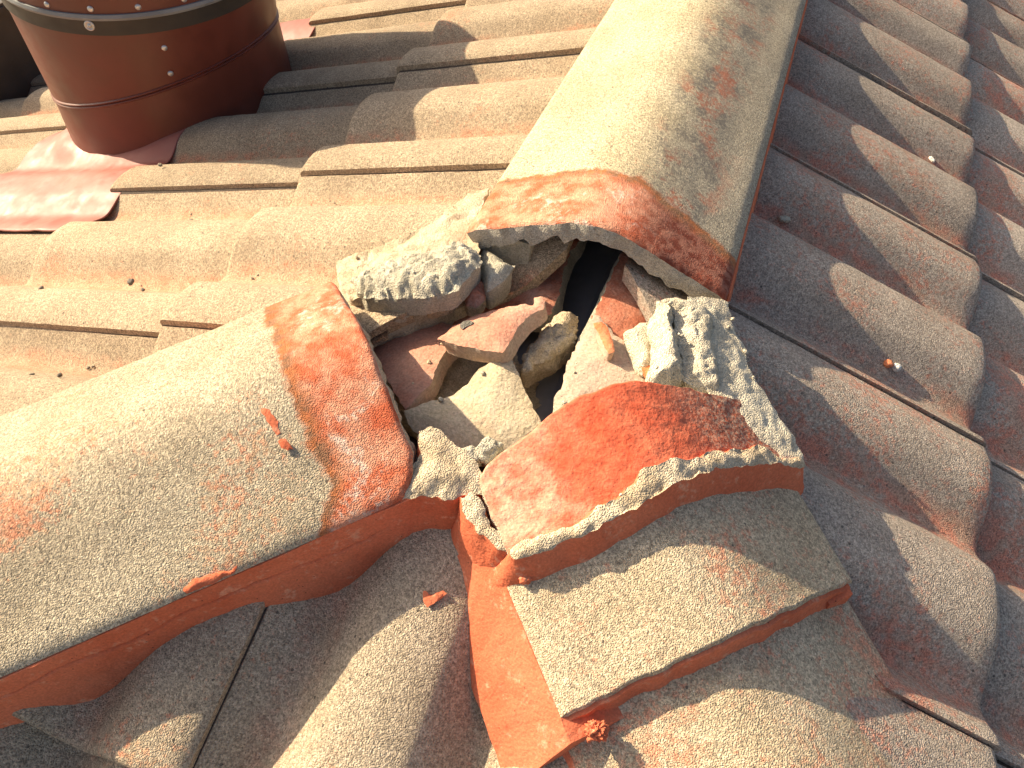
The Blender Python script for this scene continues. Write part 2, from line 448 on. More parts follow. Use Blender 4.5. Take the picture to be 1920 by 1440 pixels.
def cap(name, fr, s0f, s1, mat, label, thick=0.017, seed=1.0, mats=None, lip=-0.0015):
    ls = [-0.128, -0.1275, -0.126, -0.123] + [-0.12 + 0.24 * i / 60 for i in range(61)] + [0.123, 0.126, 0.1275, 0.128]
    ns = 90
    V, F, U, MI = [], [], [], []
    def row(tt):
        for l in ls:
            a = s0f(l); s = a + (s1 - a) * tt
            h = prof(l)
            p = fr.P(s, l, h)
            p.z += 0.0012 * fbm(p, 22, 3, seed) + 0.0005 * fbm(p, 150, 3, seed)
            V.append(p); U.append((l, s - a))
    ts = [0.0, 0.004] + [0.004 + 0.996 * (i / ns) ** 1.2 for i in range(1, ns + 1)]
    for i, tt in enumerate(ts):
        row(tt)
    nl = len(ls); nr = len(ts)
    for j in range(nl):
        V[j] = V[j] - Vector((0, 0, 0.0035 + 0.002 * fbm(V[j], 120, 3, seed))); V[nl + j] = V[nl + j] - Vector((0, 0, 0.0009))
    for i in range(nr - 1):
        for j in range(nl - 1):
            a = i * nl + j; F.append((a, a + 1, a + nl + 1, a + nl)); MI.append(0)
    off = len(V)
    th = lambda l: thick * (1.05 + 0.9 * fbm((l * 55, seed, 0), 1, 5))
    for i in range(nr):
        for j, l in enumerate(ls):
            a = s0f(l); s = a + (s1 - a) * ts[i] - ((lip * (1 + 1.6 * fbm((l * 90, seed, 2), 1, 4))) if i == 0 else 0)
            k = 1 - 0.08 * 1
            V.append(fr.P(s, l * (0.90), prof(l) - th(l) - 0.002)); U.append((l, s - a))
    for i in range(nr - 1):
        for j in range(nl - 1):
            a = off + i * nl + j; F.append((a, a + nl, a + nl + 1, a + 1)); MI.append(1)
    for j in range(nl - 1):
        F.append((j + 1, j, off + j, off + j + 1)); MI.append(1)
        a = (nr - 1) * nl + j; F.append((a, a + 1, off + a + 1, off + a)); MI.append(1)
    for i in range(nr - 1):
        a = i * nl; F.append((a, a + nl, off + a + nl, off + a)); MI.append(0)
        a = i * nl + nl - 1; F.append((a + nl, a, off + a, off + a + nl)); MI.append(0)
    o = link_mesh(name, V, F, mats or [mat, M['capcore']], uvs=U, midx=MI)
    sharpen(o, 50)
    return tag(o, label, "ridge tile" if name == 'ridge_tile' else "hip tile", "caps along the ridge and hips")

def lerp_tab(tab, x):
    if x <= tab[0][0]: return tab[0][1]
    for (a, za), (b, zb) in zip(tab, tab[1:]):
        if x <= b: return za + (zb - za) * (x - a) / (b - a)
    return tab[-1][1]
end_left = lambda l: lerp_tab([(-.128, .181), (-.115, .170), (-.10, .165), (-.06, .168), (0, .171), (.06, .174), (.128, .175)], l) + 0.0022 * fbm((l * 45, 3, 1), 1, 3)
end_up = lambda l: 0.084 + 0.0015 * fbm((l * 60, 8, 2), 1, 3)
cap('hip_tile', FL, end_left, 0.70, M['cap_left'], "large sandy cap tile on the left hip, its end by the hole stained orange", seed=2.0, mats=[M['cap_left'], M['tanmortar']], lip=0.0045)
cap('ridge_tile', FR, end_up, 0.95, M['cap_up'], "long ridge cap tile above the hole, open arched end with a bright orange band", seed=3.0, lip=0.001)
end_b = lambda l: 0.2886 + 0.004 * math.cos(l * 24) - 0.004 + 0.0032 * fbm((l * 60, 5, 7), 1, 3)
# the hip caps run downhill: their visible cut end is the far end, so build them from the low end upward
cap('hip_tile', FH, end_b, 0.13, M['cap_hip'], "sandy hip cap tile with orange flecks, one step below the red tile", seed=4.0)
end_c = lambda l: 0.60
cap('hip_tile', FH3, end_c, 0.24, M['cap_hip'], "lowest hip cap tile at the bottom right edge of the photo", seed=5.0)
front_a = lambda l: lerp_tab([(-.128, .190), (-.07, .186), (0, .190), (.034, .192), (.12, .176), (.128, .175)], l)
def cap_strip(name, fr, fa, fb, mat, side_mat, label, cat, lo=-0.128, hi=0.128, thick=0.018, seed=9.0, n=110, m=70):
    V, F, MI, U = [], [], [], []
    ls = [lo + (hi - lo) * i / n for i in range(n + 1)]
    for k in range(2):
        for i in range(m + 1):
            for l in ls:
                a, b = fa(l), fb(l); s = a + (b - a) * i / m
                h = prof(l) - (thick if k else 0)
                p = fr.P(s, l * (1 + 0.035 * fbm((s * 60, 2, 3 if l > 0 else 9), 1, 4) * smooth(0.08, 0.12, abs(l))), h)
                U.append((l, s))
                if not k:
                    p.z += 0.0016 * fbm(p, 24, 3, seed) + 0.0012 * fbm(p, 120, 4, seed)
                    if i in (0, m): p.z -= 0.0012
                V.append(p)
    nl = n + 1; off = (m + 1) * nl
    for i in range(m):
        for j in range(n):
            a = i * nl + j
            F.append((a, a + 1, a + nl + 1, a + nl)); MI.append(0)
            F.append((off + a, off + a + nl, off + a + nl + 1, off + a + 1)); MI.append(1)
    for i0 in (0, m):
        for j in range(n):
            a = i0 * nl + j; F.append((a, a + 1, off + a + 1, off + a)); MI.append(1)
    for i in range(m):
        for j0 in (0, n):
            a = i * nl + j0; F.append((a, a + nl, off + a + nl, off + a)); MI.append(1)
    o = link_mesh(name, V, F, [mat, side_mat], midx=MI, uvs=U); sharpen(o, 50)
    return tag(o, label, cat, "caps along the ridge and hips")
back_a = lambda l: lerp_tab([(-.128, .131), (-.10, .127), (-.06, .115), (-.02, .106), (-.004, .102), (.031, .098), (.061, .101), (.10, .106), (.111, .109), (.128, .12)], l) + 0.004 * fbm((l * 30, 1, 4), 1, 4)
cap_strip('hip_tile', FH2, back_a, front_a, M['red_clay'], M['cream'], "bright red broken hip tile piece with a jagged upper edge, bedded in cream mortar", "hip tile", lo=-.122, hi=.122)

# ------------------------------------------------------------------ plates, shards and mortar lumps from outlines
PIECES = {
 'left_flat': [(-0.2606,0.0509,-0.0515),(-0.2267,0.069,-0.0409),(-0.2006,0.0923,-0.0327),(-0.1801,0.1216,-0.0263),(-0.1685,0.1448,-0.0227),(-0.1607,0.1707,-0.0203),(-0.1418,0.1823,-0.0144),(-0.1387,0.154,-0.0134),(-0.1347,0.1184,-0.0121),(-0.1266,0.0955,-0.0096),(-0.1083,0.0695,-0.0039),(-0.1023,0.0447,-0.002),(-0.1081,0.0285,-0.0038),(-0.139,0.0112,-0.0135),(-0.1796,0.0011,-0.0262),(-0.2098,-0.0087,-0.0356),(-0.2304,0.0064,-0.042),(-0.2462,0.0267,-0.047)],
 'left_bar': [(-0.2232,0.0134,-0.0278),(-0.2045,0.0292,-0.022),(-0.1774,0.046,-0.0135),(-0.1493,0.0603,-0.0047),(-0.1294,0.0735,0.0015),(-0.1088,0.061,0.008),(-0.098,0.0366,0.0114),(-0.1058,0.0206,0.0089),(-0.1037,0.003,0.0096),(-0.1302,-0.0067,0.0013),(-0.1709,-0.0136,-0.0114),(-0.1875,-0.0146,-0.0166),(-0.2048,-0.0061,-0.022)],
 'left_lower': [(-0.2421,0.0222,-0.0637),(-0.2055,0.0242,-0.0522),(-0.1474,0.0274,-0.0341),(-0.1147,0.0332,-0.0239),(-0.1153,0.0188,-0.0241),(-0.1351,0.0004,-0.0302),(-0.1574,-0.0181,-0.0372),(-0.1756,-0.0331,-0.0429),(-0.1868,-0.0296,-0.0464),(-0.211,-0.0113,-0.054)],
 'right_outer': [(0.0943,0.0609,0.0165),(0.1126,0.0734,0.0108),(0.1302,0.0808,0.0053),(0.1411,0.0498,0.0019),(0.1531,0.0377,-0.0019),(0.1604,0.0161,-0.0041),(0.1767,0.0016,-0.0093),(0.1887,-0.0121,-0.013),(0.2108,-0.0305,-0.0199),(0.2218,-0.0487,-0.0233),(0.219,-0.057,-0.0225),(0.2066,-0.063,-0.0186),(0.1911,-0.06,-0.0138),(0.1729,-0.0631,-0.0081),(0.1572,-0.0534,-0.0031),(0.1343,-0.0332,0.004),(0.1171,-0.0203,0.0094)],
 'right_inner': [(0.0735,0.0427,0.027),(0.0866,0.0564,0.0229),(0.0984,0.0617,0.0192),(0.1163,0.0629,0.0136),(0.1267,0.0492,0.0104),(0.1335,0.0197,0.0083),(0.1433,-0.0059,0.0052),(0.1498,-0.025,0.0032),(0.1384,-0.0351,0.0067),(0.127,-0.0307,0.0103),(0.1134,-0.0296,0.0145),(0.1072,-0.0056,0.0165),(0.0965,0.0132,0.0198),(0.0898,0.0358,0.0219)],
 'right_strip': [(0.0727,0.0399,0.0273),(0.0856,0.0542,0.0232),(0.0926,0.0239,0.021),(0.1029,0.0045,0.0178),(0.1095,-0.0117,0.0158),(0.1153,-0.0252,0.0139),(0.1028,-0.0411,0.0178),(0.0881,-0.0512,0.0225),(0.0856,-0.0396,0.0232),(0.084,-0.022,0.0237),(0.0749,0.0108,0.0266)],
 'centre': [(-0.0722,-0.1514,-0.0002),(-0.0637,-0.1448,0.002),(-0.0558,-0.1462,0.0015),(-0.0431,-0.1509,-0.0001),(-0.0306,-0.1543,-0.0012),(-0.0203,-0.16,-0.0031),(-0.011,-0.1671,-0.0054),(-0.0062,-0.1759,-0.0084),(-0.0066,-0.1814,-0.0102),(-0.0164,-0.1837,-0.011),(-0.0263,-0.1914,-0.0135),(-0.0465,-0.1951,-0.0147),(-0.0594,-0.2009,-0.0167),(-0.0654,-0.2053,-0.0181),(-0.067,-0.1967,-0.0153),(-0.064,-0.1874,-0.0122),(-0.065,-0.1751,-0.0081),(-0.0632,-0.1668,-0.0053),(-0.0696,-0.1593,-0.0029)],
 'centre_strip': [(-0.0228,-0.1893,-0.0108),(-0.0155,-0.1837,-0.009),(-0.0071,-0.1855,-0.0095),(0.0007,-0.1923,-0.0118),(0.0082,-0.2006,-0.0146),(0.0194,-0.2048,-0.016),(0.0314,-0.2036,-0.0156),(0.0318,-0.2124,-0.0185),(0.0254,-0.2149,-0.0193),(0.0146,-0.2138,-0.0189),(0.0021,-0.2085,-0.0172),(-0.0089,-0.2022,-0.0151),(-0.0171,-0.1968,-0.0133)],
 'front_strip': [(0.0251,-0.2146,-0.015),(0.0329,-0.2053,-0.0084),(0.0477,-0.1996,-0.0043),(0.0602,-0.1901,0.0018),(0.0727,-0.1812,0.0081),(0.0815,-0.1725,0.0131),(0.0912,-0.1608,0.019),(0.0979,-0.1512,0.023),(0.1011,-0.1419,0.0254),(0.1083,-0.1324,0.0278),(0.1193,-0.1245,0.027),(0.133,-0.1146,0.0236),(0.1496,-0.0974,0.0161),(0.1716,-0.0735,0.0029),(0.1823,-0.0634,-0.0034),(0.1942,-0.0625,-0.0087),(0.2086,-0.058,-0.016),(0.2218,-0.0501,-0.0229),(0.2191,-0.0595,-0.0219),(0.2022,-0.0693,-0.0114),(0.1737,-0.0897,0.0043),(0.1504,-0.1144,0.0174),(0.1266,-0.1408,0.0242),(0.1101,-0.1589,0.0203),(0.0942,-0.1758,0.013),(0.0764,-0.1918,0.0037),(0.0577,-0.205,-0.0055),(0.0397,-0.2159,-0.0122),(0.0306,-0.2184,-0.0157)],
 'crumb_a': [(-0.0355,-0.1499,-0.0047),(-0.0328,-0.1433,-0.0026),(-0.0253,-0.1397,-0.0013),(-0.0186,-0.1432,-0.0025),(-0.021,-0.1504,-0.0049),(-0.0257,-0.1554,-0.0066)],
 'crumb_b': [(-0.0221,-0.1421,-0.0022),(-0.0188,-0.1359,-0.0001),(-0.0122,-0.1368,-0.0004),(-0.0084,-0.1443,-0.0029),(-0.0144,-0.1505,-0.0049),(-0.0202,-0.1493,-0.0045)],
 'smudge': [(-0.094,-0.0164,-0.0184),(-0.0924,-0.0127,-0.0179),(-0.0871,-0.01,-0.0162),(-0.0814,-0.0125,-0.0145),(-0.0815,-0.0162,-0.0145),(-0.0862,-0.0187,-0.016),(-0.0896,-0.0219,-0.017)],
 'shard_top': [(-0.1103,-0.031,-0.0305),(-0.1021,-0.0127,-0.0279),(-0.0893,0.0017,-0.0239),(-0.0701,0.0136,-0.0179),(-0.0493,0.0211,-0.0114),(-0.0368,0.0219,-0.0075),(-0.0393,0.0324,-0.0083),(-0.0338,0.0342,-0.0066),(-0.0276,0.0278,-0.0046),(-0.0255,0.0167,-0.004),(-0.0329,0.0103,-0.0063),(-0.0378,0.0026,-0.0078),(-0.0399,-0.0098,-0.0085),(-0.0406,-0.0218,-0.0087),(-0.0415,-0.0383,-0.009),(-0.0424,-0.0425,-0.0093),(-0.0645,-0.0406,-0.0162),(-0.0864,-0.0372,-0.023)],
 'shard_left': [(-0.213,-0.0011,-0.0826),(-0.1892,0.0106,-0.0752),(-0.1429,0.0142,-0.0607),(-0.1117,0.0088,-0.0509),(-0.0932,-0.0063,-0.0451),(-0.1024,-0.0131,-0.048),(-0.1039,-0.025,-0.0485),(-0.105,-0.0423,-0.0488),(-0.1025,-0.0601,-0.048),(-0.1009,-0.0708,-0.0475),(-0.1106,-0.1022,-0.0506),(-0.1274,-0.0875,-0.0558),(-0.157,-0.0552,-0.0651),(-0.191,-0.0214,-0.0757)],
 'tile_piece_a': [(-0.2508,0.0249,-0.1124),(-0.2304,0.0617,-0.106),(-0.1673,0.0656,-0.0863),(-0.1263,0.0855,-0.0735),(-0.1086,0.1507,-0.068),(-0.1046,0.2007,-0.0667),(-0.0342,0.2003,-0.0447),(-0.0331,0.1663,-0.0444),(-0.0375,0.1522,-0.0457),(-0.0324,0.1075,-0.0441),(-0.0269,0.0741,-0.0424),(-0.0278,0.05,-0.0427),(-0.0384,0.0414,-0.046),(-0.065,0.0473,-0.0543),(-0.0938,0.0057,-0.0633),(-0.1538,-0.0154,-0.0821)],
 'tile_piece_b': [(0.0179,0.1377,-0.0196),(0.0259,0.1853,-0.0221),(0.1136,0.1743,-0.0495),(0.1052,0.101,-0.0469),(0.0948,0.0479,-0.0436),(0.0734,0.0047,-0.0369),(0.0437,-0.0192,-0.0277),(0.0198,-0.0324,-0.0202),(0.0148,-0.0088,-0.0186),(0.0153,0.0198,-0.0188),(0.0166,0.0506,-0.0192),(0.0167,0.082,-0.0192),(0.0168,0.1109,-0.0193)],
 'plate_c': [(-0.0445,-0.033,-0.0249),(-0.038,-0.0325,-0.0248),(-0.0268,-0.0435,-0.0284),(-0.0156,-0.0563,-0.0327),(-0.0035,-0.0689,-0.0369),(0.0116,-0.0813,-0.041),(0.0099,-0.1056,-0.049),(-0.0169,-0.1236,-0.055),(-0.0531,-0.1304,-0.0573),(-0.0802,-0.1247,-0.0554),(-0.1023,-0.1147,-0.052),(-0.1116,-0.1052,-0.0489),(-0.0942,-0.0923,-0.0446),(-0.0742,-0.0795,-0.0404),(-0.0656,-0.0632,-0.035),(-0.0617,-0.0502,-0.0306),(-0.0533,-0.0404,-0.0274)],
 'plate_b': [(0.0169,0.0376,-0.012),(0.022,0.0359,-0.012),(0.0406,0.0196,-0.012),(0.0582,0.0092,-0.012),(0.0782,-0.0031,-0.012),(0.0957,-0.017,-0.012),(0.0931,-0.0358,-0.012),(0.0624,-0.0604,-0.012),(0.0302,-0.0911,-0.012),(0.0196,-0.0865,-0.012),(0.014,-0.0737,-0.012),(0.0158,-0.0574,-0.012),(0.0138,-0.039,-0.012),(0.0138,-0.0191,-0.012),(0.0147,0.0055,-0.012)],
 'rock_mid': [(-0.0262,0.0271,-0.035),(-0.0192,0.0468,-0.035),(-0.0106,0.0535,-0.035),(0.0002,0.0516,-0.035),(0.005,0.0323,-0.035),(0.0072,0.0184,-0.035),(-0.0017,0.0004,-0.035),(-0.0122,-0.0144,-0.035),(-0.0199,-0.0293,-0.035),(-0.0279,-0.0311,-0.035),(-0.0302,-0.0147,-0.035),(-0.0288,0.0038,-0.035)],
 'shard_orange': [(0.0227,0.0091,0.004),(0.0291,0.0139,0.004),(0.0363,0.0091,0.004),(0.0442,-0.0056,0.004),(0.0492,-0.0169,0.004),(0.0456,-0.021,0.004),(0.0382,-0.0114,0.004),(0.0304,-0.0009,0.004)],
 'chunk_cream': [(0.0504,0.0133,0.0),(0.0588,0.0281,0.0),(0.0677,0.0317,0.0),(0.0761,0.0309,0.0),(0.0823,0.0004,0.0),(0.0842,-0.0153,-0.0),(0.0774,-0.0277,0.0),(0.0717,-0.0236,0.0),(0.0633,-0.0106,0.0)],
 'shard_small': [(0.0752,-0.024,0.002),(0.0814,-0.0072,0.002),(0.0878,-0.0046,0.002),(0.0886,-0.0122,0.002),(0.0824,-0.0307,0.002)],
 'stone_long': [(-0.1412,0.0015,-0.0322),(-0.1371,0.0112,-0.0309),(-0.1269,0.0197,-0.0277),(-0.1186,0.0265,-0.0251),(-0.1127,0.0205,-0.0233),(-0.1148,0.0111,-0.0239),(-0.1249,0.0027,-0.0271),(-0.134,-0.0018,-0.0299)],
 'chunk_brown': [(-0.1117,0.0339,-0.0269),(-0.1107,0.0478,-0.0266),(-0.1039,0.0588,-0.0245),(-0.091,0.0471,-0.0205),(-0.0871,0.0274,-0.0192),(-0.0921,0.0154,-0.0208),(-0.1042,0.0185,-0.0246)],
 'chunk_grey': [(-0.1157,0.0784,-0.0202),(-0.1148,0.0933,-0.0199),(-0.1011,0.0874,-0.0156),(-0.0843,0.0724,-0.0104),(-0.0729,0.0694,-0.0068),(-0.0744,0.0529,-0.0073),(-0.0797,0.0383,-0.0089),(-0.0855,0.0285,-0.0107),(-0.0971,0.0455,-0.0143),(-0.1079,0.0616,-0.0177)],
 'smear_a': [(-0.2026,-0.1715,0.0091),(-0.1996,-0.1697,0.0098),(-0.1916,-0.1763,0.0084),(-0.1829,-0.1827,0.0067),(-0.1751,-0.1871,0.0043),(-0.1696,-0.1935,0.0012),(-0.1719,-0.1955,0.0005),(-0.1788,-0.1908,0.003),(-0.1875,-0.1855,0.0059),(-0.1963,-0.179,0.0074)],
 'smear_b': [(-0.1662,-0.1999,0.0014),(-0.1626,-0.197,0.0023),(-0.1571,-0.1991,0.0009),(-0.1528,-0.2014,-0.0008),(-0.1568,-0.2044,-0.0017),(-0.1626,-0.2034,-0.0005)],
 'smear_c': [(-0.1899,-0.3121,-0.0506),(-0.1854,-0.3034,-0.0464),(-0.1809,-0.3013,-0.0462),(-0.1764,-0.2982,-0.0454),(-0.1637,-0.2905,-0.0437),(-0.1594,-0.2861,-0.0421),(-0.1596,-0.2903,-0.0446),(-0.1716,-0.3012,-0.0483),(-0.1765,-0.3045,-0.0492),(-0.1801,-0.3086,-0.0508),(-0.1869,-0.314,-0.0525)],
 'smear_d': [(-0.0298,-0.2436,-0.0688),(-0.024,-0.2457,-0.0695),(-0.0165,-0.2384,-0.0671),(-0.0125,-0.2395,-0.0675),(-0.0174,-0.2467,-0.0698),(-0.0234,-0.2534,-0.0721),(-0.0268,-0.2506,-0.0711)],
 'blob_e': [(0.0957,-0.2963,-0.058),(0.1037,-0.2926,-0.0542),(0.1136,-0.2949,-0.0527),(0.1183,-0.2999,-0.0544),(0.1165,-0.308,-0.0597),(0.1087,-0.3119,-0.0626),(0.1016,-0.3079,-0.0608)],
 'blob_f': [(0.029,-0.2231,-0.037),(0.0379,-0.2194,-0.0323),(0.0433,-0.2229,-0.0328),(0.0422,-0.2275,-0.0359),(0.0349,-0.2296,-0.0392)],
 'rubble': [(-0.1926,-0.0313,-0.082),(-0.1524,0.0329,-0.082),(-0.0905,0.0257,-0.082),(-0.063,0.029,-0.082),(-0.0265,0.0058,-0.082),(-0.0089,-0.0299,-0.082),(-0.02,-0.0869,-0.082),(-0.0826,-0.0991,-0.082),(-0.1343,-0.0801,-0.082)],
 'flash': [(-1.1496,0.5069,-0.3795),(-1.1209,0.308,-0.3705),(-1.0808,-0.0058,-0.358),(-0.8927,-0.0829,-0.2991),(-0.9492,0.1572,-0.3168)],
}


def plate(name, pts, top, side, depth=0.014, down=None, bulge=0.0, amp=0.001, freq=60.0, res=0.0025, edge=0.0008, flare=0.0, label=None, cat=None,
          group=None, parent=None, round_=0.0, seed=0.0, crack=0.0, wallamp=0.0008, tilt=0.0, rows=None, wobf=140.0):
    pts = [Vector(p) for p in pts]
    n = Vector((0, 0, 0))
    for i, p in enumerate(pts):
        q = pts[(i + 1) % len(pts)]; n += p.cross(q)
    n.normalize()
    if n.z < 0: n = -n; pts.reverse()
    c = sum(pts, Vector()) / len(pts)
    ax = n.cross(Vector((0, 1, 0))).normalized(); ay = n.cross(ax)
    P2 = [((p - c).dot(ax), (p - c).dot(ay), (p - c).dot(n)) for p in pts]
    # resample with jitter
    B = []
    for i, p in enumerate(P2):
        q = P2[(i + 1) % len(P2)]; L = math.hypot(q[0] - p[0], q[1] - p[1]); k = max(1, int(L / res))
        tx, ty = (q[0] - p[0]) / max(L, 1e-6), (q[1] - p[1]) / max(L, 1e-6)
        for j in range(k):
            t = j / k; x, y = p[0] + (q[0] - p[0]) * t, p[1] + (q[1] - p[1]) * t
            e = edge * (fbm((x, y, seed), wobf, 3, seed) * 2.4)
            B.append((x - ty * e, y + tx * e, p[2] + (q[2] - p[2]) * t))
    # keep orientation ccw
    area = sum(B[i][0] * B[(i + 1) % len(B)][1] - B[(i + 1) % len(B)][0] * B[i][1] for i in range(len(B)))
    if area < 0: B.reverse()
    xs = [b[0] for b in B]; ys = [b[1] for b in B]
    def dist(x, y):
        return math.sqrt(min((x - b[0]) ** 2 + (y - b[1]) ** 2 for b in B))
    def inside(x, y):
        r = False; j = len(B) - 1
        for i in range(len(B)):
            if (B[i][1] > y) != (B[j][1] > y) and x < (B[j][0] - B[i][0]) * (y - B[i][1]) / (B[j][1] - B[i][1]) + B[i][0]: r = not r
            j = i
        return r
    I = []
    nx = int((max(xs) - min(xs)) / res) + 1; ny = int((max(ys) - min(ys)) / res) + 1
    for a in range(nx + 1):
        for b in range(ny + 1):
            x = min(xs) + a * res + (0.5 * res if b % 2 else 0); y = min(ys) + b * res
            if inside(x, y):
                d = dist(x, y)
                if d > res * 0.6: I.append((x, y, d))
    vin = [Vector((b[0], b[1])) for b in B] + [Vector((i[0], i[1])) for i in I]
    nb = len(B)
    cv, ce, cf, ov, oe, of = delaunay_2d_cdt(vin, [(i, (i + 1) % nb) for i in range(nb)], [], 1, 1e-7)
    dmax = max([i[2] for i in I] + [0.001])
    def zint(x, y):
        sw = sz = 0.0
        for (a, b, zz) in P2:
            w = 1.0 / ((x - a) ** 2 + (y - b) ** 2 + 1e-8); sw += w; sz += w * zz
        return sz / sw
    dn = Vector(down).normalized() if down else -n
    V, F, MI = [], [], []
    bset = {}
    for vi, v in enumerate(cv):
        o = ov[vi][0] if ov[vi] else 0
        if o < nb: z = B[o][2]; d = 0.0; bset[o] = vi
        else: z = zint(v[0], v[1]); d = I[o - nb][2]
        k = d / dmax
        z += bulge * (1 - (1 - k) ** 2)
        if round_: z -= round_ * (1 - smooth(0, 1, min(1.0, d / (round_ * 1.6))))
        p = c + ax * v[0] + ay * v[1] + n * z
        f = fbm(p, freq, 5, seed)
        r_ = 1 - abs(fbm(p, freq * 0.45, 3, seed + 3)) * 5
        z2 = amp * 2.2 * f - crack * max(0.0, r_) ** 3
        p = p + n * (z2 * min(1.0, 0.35 + d / 0.004))
        V.append(p)
    for f in cf: F.append(tuple(f)); MI.append(0)
    ring = [bset[i] for i in range(nb) if i in bset]
    rows = rows or max(2, int(depth / 0.004)); prev = ring
    out = []
    m_ = len(ring)
    for i in range(m_):
        a = V[ring[i - 1]]; b = V[ring[(i + 1) % m_]]; t = (b - a); o_ = t.cross(n)
        if o_.length > 1e-9: o_.normalize()
        out.append(o_)
    for _ in range(6): out = [(out[i - 1] + out[i] + out[(i + 1) % m_]).normalized() for i in range(m_)]
    top_ring = [V[i].copy() for i in ring]
    for r in range(1, rows + 1):
        cur = []
        if r in (1, 2, 4, 6):
            for _ in range(5): top_ring = [(top_ring[i - 1] + top_ring[i] * 2 + top_ring[(i + 1) % m_]) / 4 for i in range(m_)]
        for i in range(m_):
            t = r / rows
            p = top_ring[i] + dn * (depth * t) + out[i] * (flare * t)
            p += out[i] * (wallamp * 2.5 * fbm(p, 70, 4, seed + 5))
            V.append(p); cur.append(len(V) - 1)
        for i in range(m_):
            j = (i + 1) % m_
            F.append((prev[i], cur[i], cur[j], prev[j])); MI.append(1)
        prev = cur
    F.append(tuple(reversed(prev))); MI.append(1)
    o = link_mesh(name, V, F, [top, side], midx=MI, parent=parent)
    sharpen(o, 48)
    if label: tag(o, label, cat, group)
    return o

def rock(name, c, size, rot, mat, label=None, cat=None, group=None, seed=0.0, sub=5, amp=0.25, freq=1.6, parent=None, crack=0.0):
    bm = bmesh.new(); bmesh.ops.create_icosphere(bm, subdivisions=sub, radius=1.0)
    Mx = Matrix.Rotation(rot[2], 4, 'Z') @ Matrix.Rotation(rot[1], 4, 'Y') @ Matrix.Rotation(rot[0], 4, 'X')
    V = []
    for v in bm.verts:
        d = v.co.copy()
        # squarish superellipsoid
        m = (abs(d.x) ** 3 + abs(d.y) ** 3 + abs(d.z) ** 3) ** (1 / 3)
        p = d / m
        k = 1 + amp * fbm(d, freq, 5, seed) * 2 - crack * max(0.0, 1 - abs(fbm(d, freq * 0.9, 3, seed + 9)) * 6) ** 2
        p = Vector((p.x * size[0], p.y * size[1], p.z * size[2])) * k
        V.append(Mx @ p + Vector(c))
    F = [tuple(v.index for v in f.verts) for f in bm.faces]; bm.free()
    o = link_mesh(name, V, F, [mat], parent=parent)
    sharpen(o, 60)
    if label: tag(o, label, cat, group)
    return o
PP = PIECES
DOWN = (0, 0, -1)
# mortar left of the hole
ml = empty('mortar_bed', PP['left_flat'][0], "broken cream and grey mortar lump along the upper left rim of the hole", "mortar", "broken mortar round the hole")
plate('mortar_rim', PP['left_flat'], M['tanmortar'], M['cream'], 0.055, DOWN, 0.004, 0.0030, 45, edge=0.0022, parent=ml, seed=1, crack=0.003, wallamp=0.002)
plate('mortar_roll', PP['left_bar'], M['greymortar'], M['greymortar'], 0.022, DOWN, 0.010, 0.0030, 100, res=0.0018, edge=0.0030, parent=ml, seed=2, crack=0.0030, round_=0.006, wallamp=0.0012)
plate('mortar_face', PP['left_lower'], M['greymortar'], M['greymortar'], 0.06, DOWN, 0.002, 0.002, 40, edge=0.003, parent=ml, seed=3, flare=-0.004, wallamp=0.003)
# mortar right of the hole
mr = empty('mortar_bed', PP['right_outer'][0], "pale cream mortar lump along the right rim of the hole, split by a groove", "mortar", "broken mortar round the hole")
plate('mortar_slope', PP['right_outer'], M['cream'], M['cream'], 0.06, DOWN, 0.003, 0.0011, 120, edge=0.0020, parent=mr, seed=4, wallamp=0.001)
plate('mortar_roll', PP['right_inner'], M['cream'], M['cream'], 0.05, DOWN, 0.004, 0.0014, 130, res=0.0018, edge=0.0014, parent=mr, seed=5, crack=0.0012, round_=0.008, wallamp=0.001)
plate('mortar_roll', PP['right_strip'], M['cream'], M['cream'], 0.05, DOWN, 0.004, 0.0026, 60, res=0.0018, edge=0.0025, parent=mr, seed=6, round_=0.009, wallamp=0.003)
# mortar in front
plate('mortar_lump', PP['centre'], M['tanmortar'], M['orange'], 0.085, DOWN, 0.004, 0.0022, 60, res=0.002, edge=0.0018, seed=7, flare=0.009, rows=24,
      label="tan mortar lump between the left hip tile and the red tile, its front pointed orange", cat="mortar", group="broken mortar round the hole")
plate('mortar_strip', PP['centre_strip'], M['tanmortar'], M['orange'], 0.075, DOWN, 0.002, 0.0020, 60, res=0.002, edge=0.0018, seed=8, flare=0.018, rows=20,
      label="narrow tan mortar strip down the left side of the red tile", cat="mortar", group="broken mortar round the hole")
plate('mortar_strip', PP['front_strip'], M['tanmortar'], M['orange'], 0.050, DOWN, 0.0025, 0.0016, 80, res=0.002, edge=0.0030, seed=9, rows=14, flare=0.022, wobf=70.0,
      label="cream topped mortar strip with an orange face along the front edge of the red tile", cat="mortar", group="broken mortar round the hole")
rock('mortar_crumb', Vector(PP['crumb_a'][0]) + Vector((0.008, -0.003, -0.006)), (0.010, 0.008, 0.008), (0, 0, .4), M['greymortar'], "dark crumb of mortar wedged beside the tan lump, left of a pair", "mortar crumb", seed=3, sub=4)
rock('mortar_crumb', Vector(PP['crumb_b'][0]) + Vector((0.006, -0.003, -0.006)), (0.010, 0.009, 0.009), (0, .3, 1.4), M['greymortar'], "rough crumb of mortar at the left tip of the red tile, right of a pair", "mortar crumb", seed=5, sub=4)

